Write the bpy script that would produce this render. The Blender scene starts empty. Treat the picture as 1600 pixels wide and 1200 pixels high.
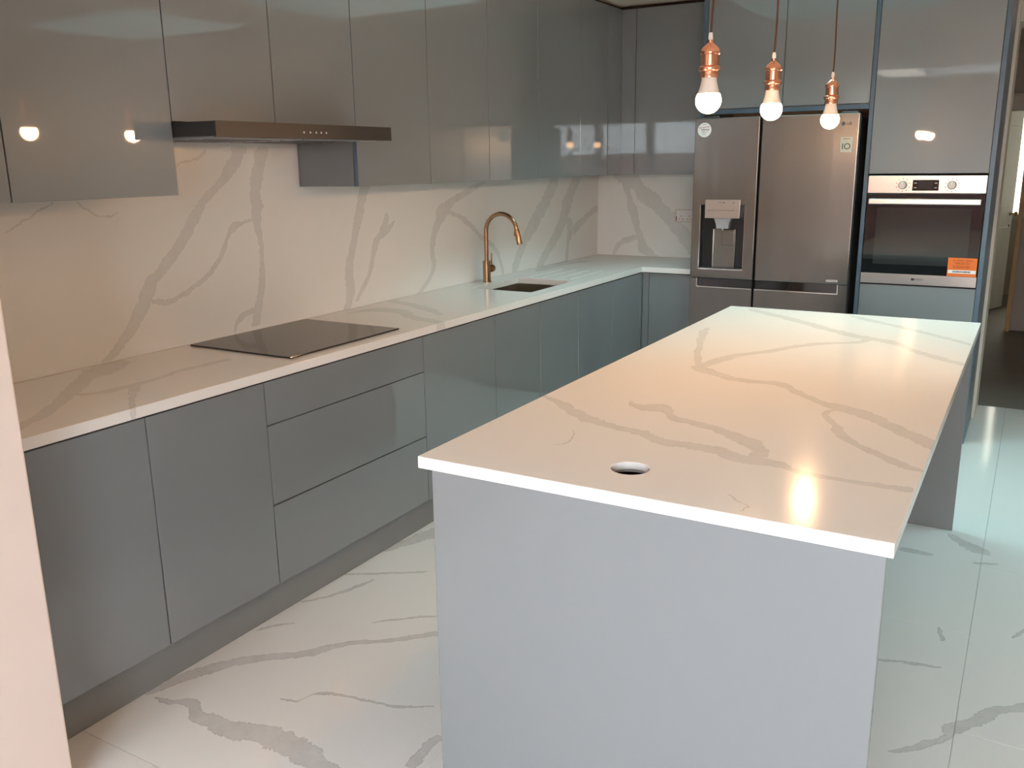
import bpy, bmesh, math, random
from mathutils import Vector, Matrix

random.seed(7)
scene = bpy.context.scene
C = scene.collection

# ------------------------------------------------------------------ camera
cam_d = bpy.data.cameras.new('camera')
cam = bpy.data.objects.new('camera', cam_d)
C.objects.link(cam)
yaw, pitch, roll, FPX = 0.5287, -0.2438, -0.0136, 1396.1
F = Vector((-math.sin(yaw)*math.cos(pitch), math.cos(yaw)*math.cos(pitch), math.sin(pitch)))
R = Vector((math.cos(yaw), math.sin(yaw), 0))
U = R.cross(F)
R2 = math.cos(roll)*R + math.sin(roll)*U
U2 = -math.sin(roll)*R + math.cos(roll)*U
m = Matrix((R2, U2, -F)).transposed().to_4x4()
m.translation = Vector((2.7592, -1.5929, 1.5682))
cam.matrix_world = m
cam_d.sensor_width = 36
cam_d.sensor_fit = 'HORIZONTAL'
cam_d.lens = FPX/1600*36
cam_d.clip_start = 0.02
scene.camera = cam

# ------------------------------------------------------------------ world (overcast sky), portals, exposure
w = bpy.data.worlds.new('world')
scene.world = w
w.use_nodes = True
bg = w.node_tree.nodes['Background']
bg.inputs['Color'].default_value = (0.87, 0.94, 1.0, 1)
bg.inputs['Strength'].default_value = 22.0

def portal(name, loc, rot, sx, sy):
    l = bpy.data.lights.new(name, 'AREA')
    l.shape = 'RECTANGLE'; l.size = sx; l.size_y = sy
    l.cycles.is_portal = True
    o = bpy.data.objects.new(name, l)
    o.location = loc; o.rotation_euler = rot
    C.objects.link(o)
SKY_A = (2.87, 4.09, 2.36, 3.31)
SKY_B = (0.95, 2.16, 2.40, 3.40)
SKY_ADDED = (1.4, 3.0, -3.25, -2.15)  # unseen rooflight behind the viewer, added to brighten the foreground
for nm, s in (('portal_skylight', SKY_A), ('portal_skylight', SKY_B), ('portal_skylight', SKY_ADDED)):
    portal(nm, ((s[0]+s[1])/2, (s[2]+s[3])/2, 2.86), (0, 0, 0), s[1]-s[0], s[3]-s[2])
portal('portal_rear', (3.6, -3.68, 1.1), (math.pi/2, 0, math.pi), 2.6, 2.2)
portal('portal_far_window', (2.8, 10.28, 1.5), (math.pi/2, 0, math.pi*0+0), 1.0, 1.3)
portal('portal_added_window', (4.28, 8.9, 1.5), (math.pi/2, 0, -math.pi/2), 0.7, 1.2)

vs = scene.view_settings
vs.view_transform = 'Standard'
vs.look = 'None'
vs.exposure = 0.42
vs.gamma = 1.0
vs.use_curve_mapping = False
scene.cycles.max_bounces = 10
scene.cycles.diffuse_bounces = 6
scene.cycles.glossy_bounces = 5
scene.cycles.transparent_max_bounces = 12
scene.cycles.caustics_reflective = False
scene.cycles.caustics_refractive = False
scene.cycles.sample_clamp_indirect = 6.0
scene.cycles.use_denoising = True
BULB_STRENGTH = 165.0

# ------------------------------------------------------------------ materials
def srgb(r, g, b):
    f = lambda c: (c/255/12.92) if c/255 <= 0.04045 else ((c/255+0.055)/1.055)**2.4
    return (f(r), f(g), f(b), 1)

class NT:
    """small node helper"""
    def __init__(s, name):
        s.m = bpy.data.materials.new(name); s.m.use_nodes = True
        s.t = s.m.node_tree; s.b = s.t.nodes['Principled BSDF']; s.out = s.t.nodes['Material Output']
    def n(s, kind, **kw):
        nd = s.t.nodes.new(kind)
        for k, v in kw.items(): setattr(nd, k, v)
        return nd
    def put(s, sock, v):
        if isinstance(v, (int, float, tuple, list)): sock.default_value = v
        else: s.t.links.new(v, sock)
    def math(s, op, a, b=None, c=None, clamp=False):
        nd = s.n('ShaderNodeMath', operation=op); nd.use_clamp = clamp
        s.put(nd.inputs[0], a)
        if b is not None: s.put(nd.inputs[1], b)
        if c is not None: s.put(nd.inputs[2], c)
        return nd.outputs[0]
    def noise(s, vec, scale, detail=2.0, rough=0.5):
        nd = s.n('ShaderNodeTexNoise'); nd.inputs['Scale'].default_value = scale
        nd.inputs['Detail'].default_value = detail; nd.inputs['Roughness'].default_value = rough
        if vec is not None: s.put(nd.inputs['Vector'], vec)
        return nd.outputs['Fac']
    def mix(s, fac, a, b):
        nd = s.n('ShaderNodeMix', data_type='RGBA')
        s.put(nd.inputs[0], fac); s.put(nd.inputs[6], a); s.put(nd.inputs[7], b)
        return nd.outputs[2]
    def pos(s):
        return s.n('ShaderNodeNewGeometry').outputs['Position']
    def objpos(s):
        return s.n('ShaderNodeTexCoord').outputs['Object']
    def bump(s, h, strength, dist=0.001):
        nd = s.n('ShaderNodeBump'); nd.inputs['Strength'].default_value = strength
        nd.inputs['Distance'].default_value = dist
        s.put(nd.inputs['Height'], h); s.t.links.new(nd.outputs[0], s.b.inputs['Normal'])

def simple(name, col, rough=0.5, metal=0.0, spec=0.5, var=0.06, scale=6.0, coat=0.0, coat_rough=0.03):
    t = NT(name)
    nz = t.noise(t.pos(), scale, 3)
    lo = tuple(c*(1-var) for c in col[:3])+(1,); hi = tuple(min(1, c*(1+var)) for c in col[:3])+(1,)
    t.put(t.b.inputs['Base Color'], t.mix(nz, lo, hi))
    t.b.inputs['Roughness'].default_value = rough
    t.b.inputs['Metallic'].default_value = metal
    t.b.inputs['Specular IOR Level'].default_value = spec
    t.b.inputs['Coat Weight'].default_value = coat
    t.b.inputs['Coat Roughness'].default_value = coat_rough
    return t.m

def brushed(name, col, rough=0.28, stretch=(1, 1, 120), aniso=0.5, bump=0.06, wave=0.0):
    t = NT(name)
    mp = t.n('ShaderNodeMapping'); mp.inputs['Scale'].default_value = stretch
    t.put(mp.inputs['Vector'], t.pos())
    nz = t.noise(mp.outputs[0], 6, 4, 0.6)
    lo = tuple(c*0.985 for c in col[:3])+(1,); hi = tuple(min(1, c*1.015) for c in col[:3])+(1,)
    t.put(t.b.inputs['Base Color'], t.mix(nz, lo, hi))
    t.b.inputs['Metallic'].default_value = 1
    t.put(t.b.inputs['Roughness'], t.math('MULTIPLY_ADD', nz, 0.02, rough-0.01))
    t.b.inputs['Anisotropic'].default_value = aniso
    if bump: t.bump(nz, bump, 0.0005)
    if wave:
        m2 = t.n('ShaderNodeMapping'); m2.inputs['Scale'].default_value = (9, 9, 0.35); t.put(m2.inputs['Vector'], t.pos())
        t.bump(t.noise(m2.outputs[0], 1.0, 1.5), wave, 0.01)
    return t.m

def emit(name, col, strength):
    t = NT(name)
    t.b.inputs['Base Color'].default_value = (0.9, 0.9, 0.9, 1)
    t.b.inputs['Emission Color'].default_value = col
    t.b.inputs['Emission Strength'].default_value = strength
    return t.m

def pane_mat(name, tint):
    t = NT(name)
    tr = t.n('ShaderNodeBsdfTransparent'); tr.inputs[0].default_value = tint
    gl = t.n('ShaderNodeBsdfGlossy'); gl.inputs['Roughness'].default_value = 0.02
    fr = t.n('ShaderNodeFresnel'); fr.inputs['IOR'].default_value = 1.45
    mx = t.n('ShaderNodeMixShader')
    t.put(mx.inputs[0], fr.outputs[0]); t.put(mx.inputs[1], tr.outputs[0]); t.put(mx.inputs[2], gl.outputs[0])
    t.t.links.new(mx.outputs[0], t.out.inputs['Surface'])
    return t.m

# vein centre lines measured in metres: (axis running along the vein, [(along, across, half width) ...])
VEINS={
 'splash':[
  (1,[(0.908,0.323,0.0292),(0.956,0.389,0.0275),(1.004,0.44,0.0306),(1.085,0.502,0.0318),(1.154,0.544,0.0309),(1.221,0.62,0.0327),(1.307,0.713,0.0312),(1.379,0.77,0.0266),(1.443,0.826,0.0263),(1.536,0.952,0.0307),(1.604,1.006,0.0398),(1.643,1.03,0.0388)]),
  (1,[(0.919,1.032,0.0222),(0.996,1.054,0.0204),(1.099,1.087,0.0164),(1.204,1.099,0.0107),(1.309,1.089,0.0158),(1.361,1.088,0.0245),(1.452,1.091,0.0296),(1.563,1.117,0.0283),(1.644,1.154,0.0326)]),
  (0,[(0.536,1.095,0.0095),(0.597,1.082,0.0095),(0.662,1.092,0.0105),(0.751,1.129,0.0104),(0.846,1.188,0.0149),(0.906,1.262,0.0198),(0.954,1.328,0.0183),(1.01,1.345,0.0079),(1.066,1.354,0.0052)]),
  (0,[(0.913,0.918,0.0162),(0.945,0.96,0.0144),(0.989,0.982,0.0115),(1.039,0.983,0.0108)]),
  (1,[(0.905,1.605,0.024),(1.003,1.641,0.0302),(1.093,1.639,0.0276),(1.196,1.676,0.0238),(1.323,1.724,0.0287),(1.41,1.759,0.0316),(1.468,1.792,0.0348)]),
  (1,[(0.932,1.672,0.0148),(1.005,1.744,0.017),(1.088,1.799,0.0157),(1.206,1.848,0.027),(1.237,1.895,0.0355),(1.281,1.919,0.0236),(1.336,1.938,0.0078)]),
  (0,[(1.9,1.233,0.0199),(1.958,1.26,0.0151),(2.001,1.288,0.0047)]),
  (0,[(0.288,1.465,0.0031),(0.326,1.43,0.004),(0.38,1.406,0.0022),(0.447,1.418,0.0011)]),
  (0,[(0.036,1.371,0.0022),(0.117,1.417,0.0032),(0.21,1.457,0.0022)]),
  (0,[(0.71,1.563,0.0029),(0.735,1.581,0.0037),(0.784,1.59,0.0037),(0.854,1.623,0.0079)]),
  (1,[(0.905,2.175,0.0248),(0.965,2.265,0.0224),(1.037,2.323,0.0184),(1.115,2.313,0.0206),(1.207,2.339,0.0252),(1.287,2.406,0.0471),(1.342,2.448,0.07),(1.369,2.524,0.07),(1.405,2.653,0.0698),(1.434,2.747,0.0527),(1.459,2.85,0.0469)]),
  (0,[(2.434,1.309,0.0087),(2.545,1.289,0.0112),(2.646,1.252,0.0187),(2.783,1.164,0.0153),(2.928,1.086,0.0167),(2.992,1.028,0.0286),(3.027,0.959,0.0408),(3.056,0.91,0.032)]),
  (0,[(3.148,0.9,0.0443),(3.189,0.943,0.0527),(3.329,1.108,0.0559),(3.482,1.225,0.07),(3.604,1.332,0.07),(3.712,1.434,0.07),(3.766,1.485,0.07)]),
  (1,[(0.901,3.503,0.0471),(0.961,3.565,0.0558),(1.077,3.729,0.07),(1.216,3.86,0.07),(1.331,3.926,0.07),(1.422,4.013,0.07),(1.48,4.062,0.07)]),
  (0,[(3.996,1.104,0.0338),(4.137,1.156,0.0287),(4.241,1.199,0.0239),(4.412,1.244,0.02)]),
  (1,[(0.904,3.889,0.0199),(1.032,3.918,0.025),(1.121,3.947,0.0434),(1.197,3.898,0.0241)]),
 ],
 'back':[
  (0,[(0.117,1.518,0.0508),(0.2,1.473,0.07),(0.274,1.429,0.07),(0.343,1.346,0.07),(0.478,1.242,0.0599),(0.599,1.122,0.07),(0.709,0.994,0.07)]),
  (1,[(0.904,0.431,0.0569),(0.973,0.352,0.0399),(1.076,0.32,0.0228),(1.209,0.279,0.0329),(1.337,0.237,0.0207),(1.456,0.176,0.016)]),
  (0,[(0.121,0.906,0.03),(0.199,1.0,0.0235),(0.282,1.03,0.0213),(0.331,1.04,0.0161)]),
 ],
 'island':[
  (1,[(1.167,1.856,0.0091),(1.285,1.81,0.0135),(1.492,1.744,0.0121),(1.747,1.674,0.0165),(1.889,1.648,0.013)]),
  (1,[(1.175,1.829,0.0208),(1.256,1.863,0.0239),(1.383,1.891,0.0224),(1.554,1.993,0.0226),(1.69,2.065,0.0211),(1.786,2.152,0.0318),(1.839,2.232,0.0238),(1.92,2.257,0.0125)]),
  (0,[(1.826,1.173,0.02),(1.863,1.16,0.0335),(1.936,1.117,0.0286),(2.026,1.067,0.023),(2.134,1.077,0.0257),(2.2,1.006,0.0248),(2.269,0.936,0.0212),(2.325,0.889,0.0307),(2.384,0.868,0.0361),(2.458,0.803,0.0393),(2.519,0.733,0.0402),(2.609,0.635,0.038)]),
  (0,[(1.667,2.416,0.0281),(1.775,2.332,0.0338),(1.954,2.185,0.0376),(2.122,2.027,0.0357),(2.245,1.941,0.0356),(2.341,1.893,0.0335),(2.459,1.738,0.031),(2.604,1.608,0.0247)]),
  (0,[(2.109,2.418,0.0218),(2.189,2.35,0.0283),(2.371,2.194,0.0265),(2.496,2.079,0.0252),(2.6,1.969,0.024)]),
  (1,[(0.778,2.331,0.0076),(0.811,2.327,0.01),(0.86,2.341,0.0066)]),
  (1,[(0.43,2.604,0.0365),(0.449,2.569,0.026),(0.496,2.517,0.0211),(0.555,2.458,0.0203),(0.612,2.404,0.0171),(0.715,2.364,0.0113),(0.795,2.324,0.0092)]),
  (0,[(1.521,0.658,0.0117),(1.633,0.585,0.0173),(1.732,0.508,0.0287),(1.804,0.463,0.0242),(1.88,0.436,0.0186),(1.952,0.418,0.0221),(2.041,0.375,0.0221),(2.118,0.376,0.0232),(2.177,0.369,0.0294),(2.221,0.339,0.0319),(2.256,0.333,0.0307),(2.317,0.34,0.0188),(2.375,0.308,0.014),(2.461,0.3,0.0122),(2.532,0.303,0.0121),(2.602,0.306,0.0158)]),
  (0,[(1.814,0.686,0.0095),(1.866,0.644,0.0246),(1.904,0.656,0.0411),(1.934,0.65,0.0313),(1.983,0.583,0.0225),(2.041,0.566,0.0226),(2.108,0.537,0.0233),(2.176,0.492,0.0305),(2.227,0.456,0.0363),(2.261,0.408,0.0343),(2.284,0.378,0.0151)]),
  (1,[(0.314,2.24,0.005),(0.337,2.245,0.0118),(0.376,2.261,0.0166),(0.423,2.26,0.0107)]),
  (1,[(0.23,1.808,0.0034),(0.267,1.825,0.0034),(0.3,1.821,0.0019),(0.362,1.798,0.0014)]),
  (1,[(0.026,2.321,0.0013),(0.058,2.325,0.002),(0.076,2.301,0.0033),(0.108,2.27,0.0022)]),
 ],
 'top':[
  (1,[(-0.353,0.533,0.0158),(-0.276,0.483,0.021),(-0.173,0.423,0.0287),(-0.06,0.326,0.0316),(0.055,0.229,0.0406),(0.151,0.139,0.0396),(0.211,0.097,0.0621),(0.285,0.073,0.0627),(0.387,0.006,0.0398)]),
  (1,[(-0.013,0.321,0.0187),(0.01,0.331,0.0233),(0.089,0.367,0.0198),(0.235,0.361,0.0141),(0.355,0.338,0.0154),(0.57,0.346,0.0174)]),
  (0,[(0.349,0.2,0.021),(0.376,0.158,0.0205),(0.471,0.073,0.0181),(0.531,0.021,0.0107),(0.604,-0.027,0.0085),(0.678,-0.091,0.0092)]),
  (0,[(0.071,1.512,0.0697),(0.163,1.677,0.0557),(0.435,1.555,0.0351),(0.644,1.497,0.0262)]),
  (0,[(0.018,1.913,0.0308),(0.231,1.835,0.0359),(0.489,1.674,0.0173)]),
  (1,[(3.285,0.104,0.0198),(3.73,0.056,0.0628),(3.955,0.185,0.07)]),
 ],
 'floor':[
  (1,[(-0.072,0.552,0.0074),(-0.0,0.569,0.0194),(0.095,0.6,0.0298),(0.187,0.65,0.0277),(0.27,0.729,0.0324),(0.345,0.817,0.0276),(0.461,0.901,0.0207),(0.571,1.041,0.0188),(0.678,1.139,0.023)]),
  (0,[(0.584,-0.062,0.0026),(0.644,-0.06,0.0118),(0.707,-0.032,0.0165),(0.791,-0.066,0.0256),(0.92,-0.064,0.0348),(1.034,-0.034,0.0427),(1.178,-0.044,0.0394),(1.269,-0.061,0.0289),(1.375,-0.102,0.0221)]),
  (0,[(0.928,0.117,0.0024),(0.985,0.133,0.007),(1.008,0.192,0.0079),(1.1,0.227,0.0056),(1.202,0.238,0.0038),(1.278,0.258,0.0052),(1.366,0.314,0.0038)]),
  (1,[(0.608,0.56,0.0047),(0.682,0.612,0.0072),(0.782,0.655,0.0089),(0.885,0.677,0.0048)]),
  (0,[(0.549,0.866,0.0049),(0.67,0.938,0.0084),(0.822,1.041,0.0086)]),
  (1,[(1.1,0.543,0.011),(1.149,0.554,0.0237),(1.252,0.592,0.036),(1.408,0.637,0.0419)]),
  (1,[(0.378,0.565,0.0039),(0.436,0.598,0.0076),(0.481,0.652,0.0055)]),
  (0,[(0.883,0.613,0.0031),(0.983,0.704,0.0077),(1.06,0.767,0.006)]),
  (1,[(0.738,2.569,0.0096),(0.775,2.612,0.0126),(0.823,2.647,0.0192),(0.881,2.693,0.0113),(0.936,2.71,0.0273),(1.002,2.761,0.0254),(1.082,2.804,0.026),(1.138,2.879,0.0326),(1.235,2.977,0.0222)]),
  (1,[(2.247,2.712,0.0377),(2.319,2.661,0.0442),(2.366,2.611,0.0266),(2.41,2.581,0.011)]),
  (0,[(2.412,2.141,0.0136),(2.448,2.147,0.0202),(2.539,2.147,0.01)]),
  (0,[(2.465,1.213,0.0063),(2.557,1.238,0.0073),(2.65,1.255,0.0051)]),
  (1,[(1.434,2.638,0.0031),(1.487,2.629,0.0085),(1.53,2.619,0.0033)]),
  (1,[(1.566,2.843,0.0033),(1.648,2.87,0.008),(1.749,2.926,0.0078)]),
  (0,[(2.684,2.138,0.0066),(2.772,2.172,0.0065)]),
  (1,[(0.049,1.467,0.0186),(0.12,1.458,0.0155),(0.204,1.464,0.0119)]),
 ],
}


def veined(name, key, axes, base, vein, rough, strength=0.44, ring=0.14, tone=0.03, spec=0.5, breakup=0.0):
    """white stone with grey veins; every vein is a pair of float curves: its centre line and its width"""
    t = NT(name)
    p = t.pos()
    sep = t.n('ShaderNodeSeparateXYZ'); t.put(sep.inputs[0], p)
    ab = [sep.outputs['XYZ'.index(a)] for a in axes]
    d1 = t.math('MULTIPLY_ADD', t.noise(p, 9, 3, 0.6), 0.030, -0.015)
    d2 = t.math('MULTIPLY_ADD', t.noise(p, 38, 5, 0.72), 0.026, -0.013)
    dd = t.math('ADD', d1, d2)
    wob = t.math('MULTIPLY_ADD', t.noise(p, 22, 5, 0.75), 1.7, 0.15)
    S = None
    for ai, pts in VEINS[key]:
        u = ab[ai]; v = t.math('ADD', ab[1-ai], dd)
        u0, u1 = pts[0][0], pts[-1][0]
        v0 = min(q[1] for q in pts)-0.001; v1 = max(q[1] for q in pts)+0.001
        wm = max(q[2] for q in pts)
        un = t.math('DIVIDE', t.math('SUBTRACT', u, u0), (u1-u0), clamp=True)
        def curve(vals):
            fc = t.n('ShaderNodeFloatCurve'); cu = fc.mapping.curves[0]
            while len(cu.points) > 2: cu.points.remove(cu.points[1])
            cu.points[0].location = vals[0]; cu.points[1].location = vals[-1]
            for q in vals[1:-1]: cu.points.new(*q)
            fc.mapping.update()
            t.put(fc.inputs['Value'], un)
            return fc.outputs[0]
        xs = [(q[0]-u0)/(u1-u0) for q in pts]
        g = curve([(x, (q[1]-v0)/(v1-v0)) for x, q in zip(xs, pts)])
        neg = 0.006
        wv = [(x, max(0.0, min(1.0, (q[2]+neg)/(wm+neg)))) for x, q in zip(xs, pts)]
        wv = [(0.0, 0.0), (0.012, wv[0][1])] + [q for q in wv[1:-1] if 0.02 < q[0] < 0.98] + [(0.988, wv[-1][1]), (1.0, 0.0)]
        hw = t.math('MULTIPLY_ADD', curve(wv), wm+neg, -neg)
        hw = t.math('MULTIPLY', hw, wob)
        c = t.math('MULTIPLY_ADD', g, v1-v0, v0)
        s = t.math('SUBTRACT', hw, t.math('ABSOLUTE', t.math('SUBTRACT', v, c)))
        S = s if S is None else t.math('MAXIMUM', S, s)
    soft = 0.0016
    M = t.math('MULTIPLY_ADD', S, 1/soft, 0.5, clamp=True)
    Mi = t.math('MULTIPLY_ADD', t.math('SUBTRACT', S, 0.0028), 1/0.003, 0.5, clamp=True)
    edge = t.math('SUBTRACT', M, Mi, clamp=True)
    body = t.math('MULTIPLY_ADD', t.noise(p, 14, 4, 0.65), 0.9, 0.40 - breakup, clamp=True)
    fac = t.math('MULTIPLY', M, t.math('MULTIPLY', body, strength))
    fac = t.math('ADD', fac, t.math('MULTIPLY', edge, ring), clamp=True)
    cl = t.noise(p, 1.7, 4, 0.55)
    lo = tuple(c*(1-tone) for c in base[:3])+(1,); hi = tuple(min(1, c*(1+tone)) for c in base[:3])+(1,)
    t.put(t.b.inputs['Base Color'], t.mix(fac, t.mix(cl, lo, hi), vein))
    t.b.inputs['Roughness'].default_value = rough
    t.b.inputs['Specular IOR Level'].default_value = spec
    return t.m

QB = (0.83, 0.81, 0.78, 1); QV = (0.50, 0.485, 0.46, 1)
M = {}
M['q_splash'] = veined('quartz_splashback', 'splash', 'YZ', QB, QV, 0.22)
M['q_back'] = veined('quartz_splashback_return', 'back', 'XZ', QB, QV, 0.22)
M['q_island'] = veined('quartz_island', 'island', 'XY', QB, QV, 0.15, spec=0.14)
M['q_top'] = veined('quartz_worktop', 'top', 'XY', QB, QV, 0.16)
M['tile'] = veined('marble_tile', 'floor', 'XY', (0.80, 0.79, 0.77, 1), (0.36, 0.345, 0.335, 1), 0.11, strength=0.62, ring=0.26, breakup=0.2)
M['grout'] = simple('grout', (0.62, 0.60, 0.57, 1), 0.8)

def gloss_grey():
    t = NT('gloss_grey_lacquer')
    nz = t.noise(t.pos(), 2.2, 3)
    t.put(t.b.inputs['Base Color'], t.mix(nz, (0.196, 0.211, 0.224, 1), (0.208, 0.223, 0.236, 1)))
    t.b.inputs['Roughness'].default_value = 0.34
    t.b.inputs['Specular IOR Level'].default_value = 0.35
    t.b.inputs['Coat Weight'].default_value = 1.0
    t.b.inputs['Coat Roughness'].default_value = 0.025
    t.b.inputs['Coat IOR'].default_value = 1.55
    return t.m
M['gloss'] = gloss_grey()
M['film'] = simple('blue_film_edge', (0.085, 0.130, 0.180, 1), 0.3, spec=0.4)
M['sidepanel'] = simple('pale_side_panel', (0.18, 0.20, 0.225, 1), 0.35)
M['carcass'] = simple('carcass_board', (0.075, 0.073, 0.072, 1), 0.55)
M['grey_matt'] = simple('grey_board', (0.2, 0.2, 0.2, 1), 0.4)
M['plinth'] = simple('grey_plinth', (0.22, 0.222, 0.22, 1), 0.32)
M['plaster_pink'] = simple('pink_plaster', (0.86, 0.735, 0.665, 1), 0.75, var=0.05, scale=4)
M['plaster'] = simple('plaster', (0.66, 0.57, 0.49, 1), 0.85, var=0.04)
M['ceiling'] = simple('ceiling_paint', (0.70, 0.61, 0.53, 1), 0.85, var=0.03)
M['hall_wall'] = simple('hall_wall', (0.42, 0.35, 0.29, 1), 0.85)
M['hall_floor'] = simple('hall_screed', (0.26, 0.235, 0.20, 1), 0.55, var=0.18, scale=3)
M['far_floor'] = simple('far_floor', (0.42, 0.40, 0.36, 1), 0.6)
M['pine'] = simple('pine_timber', (0.50, 0.27, 0.09, 1), 0.5, var=0.2, scale=9)
M['white_paint'] = simple('white_gloss_paint', (0.70, 0.69, 0.60, 1), 0.35)
M['white'] = simple('white_plastic', (0.82, 0.80, 0.78, 1), 0.4)
M['steel'] = brushed('brushed_steel', (0.235, 0.227, 0.21, 1), 0.25, (30, 30, 0.5), 0.6, 0.0, 0.22)
M['steel_h'] = brushed('brushed_steel_trim', (0.66, 0.61, 0.57, 1), 0.28, (1.2, 1.2, 90), 0.4, 0.0)
M['hood_steel'] = simple('dark_hood_steel', (0.030, 0.027, 0.026, 1), 0.36, metal=0.2, spec=0.45)
M['hood_glass'] = simple('hood_black_glass', (0.035, 0.032, 0.032, 1), 0.12, coat=0.5)
M['filter'] = simple('filter_grille', (0.45, 0.47, 0.50, 1), 0.4, metal=0.6)
M['chrome'] = simple('chrome', (0.82, 0.80, 0.78, 1), 0.12, metal=1)
M['satin'] = simple('satin_aluminium', (0.80, 0.80, 0.78, 1), 0.32, metal=0.85)
M['knob'] = simple('knob_grey', (0.50, 0.47, 0.44, 1), 0.4, metal=0.3)
M['black_glass'] = simple('black_glass', (0.008, 0.008, 0.009, 1), 0.05, coat=0.6)
M['hob'] = simple('hob_glass', (0.028, 0.024, 0.024, 1), 0.10)
M['oven_window'] = simple('oven_window', (0.03, 0.032, 0.032, 1), 0.045, coat=0.5)
M['black'] = simple('black_plastic', (0.012, 0.012, 0.013, 1), 0.35)
M['dark_grey'] = simple('dark_grey_plastic', (0.05, 0.05, 0.052, 1), 0.35)  # one even dark grey plastic
M['fridge_side'] = simple('fridge_side_grey', (0.09, 0.088, 0.088, 1), 0.35)
M['bronze'] = brushed('brushed_bronze', (0.40, 0.235, 0.13, 1), 0.24, (1, 1, 60), 0.3, 0.03)
M['sink'] = brushed('sink_steel', (0.42, 0.36, 0.30, 1), 0.28, (60, 1, 1), 0.3, 0.03)
M['copper'] = simple('polished_copper', (0.86, 0.42, 0.27, 1), 0.17, metal=1)
M['cord'] = simple('brown_fabric_cord', (0.085, 0.03, 0.016, 1), 0.8)
M['bulb'] = emit('lit_bulb', (1.0, 0.58, 0.29, 1), BULB_STRENGTH)
M['bulb_neck'] = simple('bulb_neck', (0.86, 0.78, 0.70, 1), 0.5)
M['led'] = simple('button_print', (0.55, 0.55, 0.56, 1), 0.5)
M['orange'] = simple('orange_label', (0.80, 0.16, 0.015, 1), 0.5)
M['ink'] = simple('ink', (0.04, 0.03, 0.03, 1), 0.6)
M['ink_red'] = simple('ink_red', (0.42, 0.10, 0.10, 1), 0.6)
M['ink_brown'] = simple('ink_brown', (0.35, 0.07, 0.01, 1), 0.6)
M['paper'] = simple('paper', (0.84, 0.80, 0.78, 1), 0.55)
M['sticker_clear'] = simple('warranty_sticker', (0.52, 0.45, 0.36, 1), 0.35)
M['lcd'] = simple('display', (0.02, 0.022, 0.024, 1), 0.15)
M['brass'] = simple('brass', (0.55, 0.38, 0.16, 1), 0.3, metal=1)
M['pane_sky'] = pane_mat('tinted_rooflight_glass', (0.49, 0.635, 0.63, 1))
M['pane_clear_sky'] = pane_mat('added_rooflight_glass', (0.90, 0.93, 0.97, 1))
M['pane_dim'] = pane_mat('shaded_glass', (0.36, 0.34, 0.30, 1))
M['pane'] = pane_mat('clear_glass', (0.94, 0.95, 0.95, 1))
M['white_lining'] = simple('white_lining', (0.84, 0.83, 0.81, 1), 0.7)
M['frame'] = simple('grey_frame', (0.10, 0.105, 0.11, 1), 0.4)
M['patio'] = simple('patio_paving', (0.34, 0.32, 0.30, 1), 0.8)
M['gap_shade'] = simple('dark_gap_shade', (0.03, 0.018, 0.014, 1), 0.8)

def brick_mat():
    t = NT('garden_brick')
    b = t.n('ShaderNodeTexBrick'); b.inputs['Scale'].default_value = 4.5
    b.inputs['Color1'].default_value = (0.30, 0.10, 0.06, 1); b.inputs['Color2'].default_value = (0.22, 0.075, 0.05, 1)
    b.inputs['Mortar'].default_value = (0.35, 0.32, 0.29, 1)
    s = t.n('ShaderNodeSeparateXYZ'); c = t.n('ShaderNodeCombineXYZ'); t.put(s.inputs[0], t.pos())
    t.put(c.inputs[0], s.outputs[0]); t.put(c.inputs[1], s.outputs[2]); t.put(b.inputs['Vector'], c.outputs[0])
    t.put(t.b.inputs['Base Color'], b.outputs['Color']); t.b.inputs['Roughness'].default_value = 0.85
    return t.m
M['brick'] = brick_mat()

# ------------------------------------------------------------------ mesh helpers
def thing(name, label, cat, loc, group=None, kind=None):
    o = bpy.data.objects.new(name, None); o.empty_display_size = 0.05
    o.location = loc; C.objects.link(o)
    o['label'] = label
    if kind: o['kind'] = kind
    else: o['category'] = cat
    if group: o['group'] = group
    return o

def wloc(o):
    v = Vector((0, 0, 0))
    while o is not None:
        v += o.location; o = o.parent
    return v

def obj(name, bm, mat, parent=None, smooth=False, label=None, cat=None, group=None, kind=None, origin=None):
    """bm is in world coordinates"""
    bmesh.ops.recalc_face_normals(bm, faces=bm.faces[:])
    org = Vector(origin) if origin is not None else None
    if org is None:
        vsx = [v.co for v in bm.verts]
        lo = Vector([min(v[i] for v in vsx) for i in range(3)]); hi = Vector([max(v[i] for v in vsx) for i in range(3)])
        org = Vector(((lo.x+hi.x)/2, (lo.y+hi.y)/2, lo.z))
    for v in bm.verts: v.co -= org
    me = bpy.data.meshes.new(name); bm.to_mesh(me); bm.free()
    if isinstance(mat, str): mat = M[mat]
    me.materials.append(mat)
    if smooth:
        me.shade_smooth()
        me.set_sharp_from_angle(angle=math.radians(35))
    o = bpy.data.objects.new(name, me); C.objects.link(o)
    if parent is not None:
        o.parent = parent; o.location = org - wloc(parent)
    else:
        o.location = org
    if label: o['label'] = label
    if cat: o['category'] = cat
    if group: o['group'] = group
    if kind: o['kind'] = kind
    return o

def bx(bm, x0, x1, y0, y1, z0, z1, bev=0.0, seg=2):
    r = bmesh.ops.create_cube(bm, size=1)
    for v in r['verts']:
        v.co = Vector(((x0+x1)/2+v.co.x*(x1-x0), (y0+y1)/2+v.co.y*(y1-y0), (z0+z1)/2+v.co.z*(z1-z0)))
    if bev:
        es = list({e for v in r['verts'] for e in v.link_edges})
        bmesh.ops.bevel(bm, geom=es, offset=bev, segments=seg, affect='EDGES', profile=0.5)
    return bm

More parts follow.
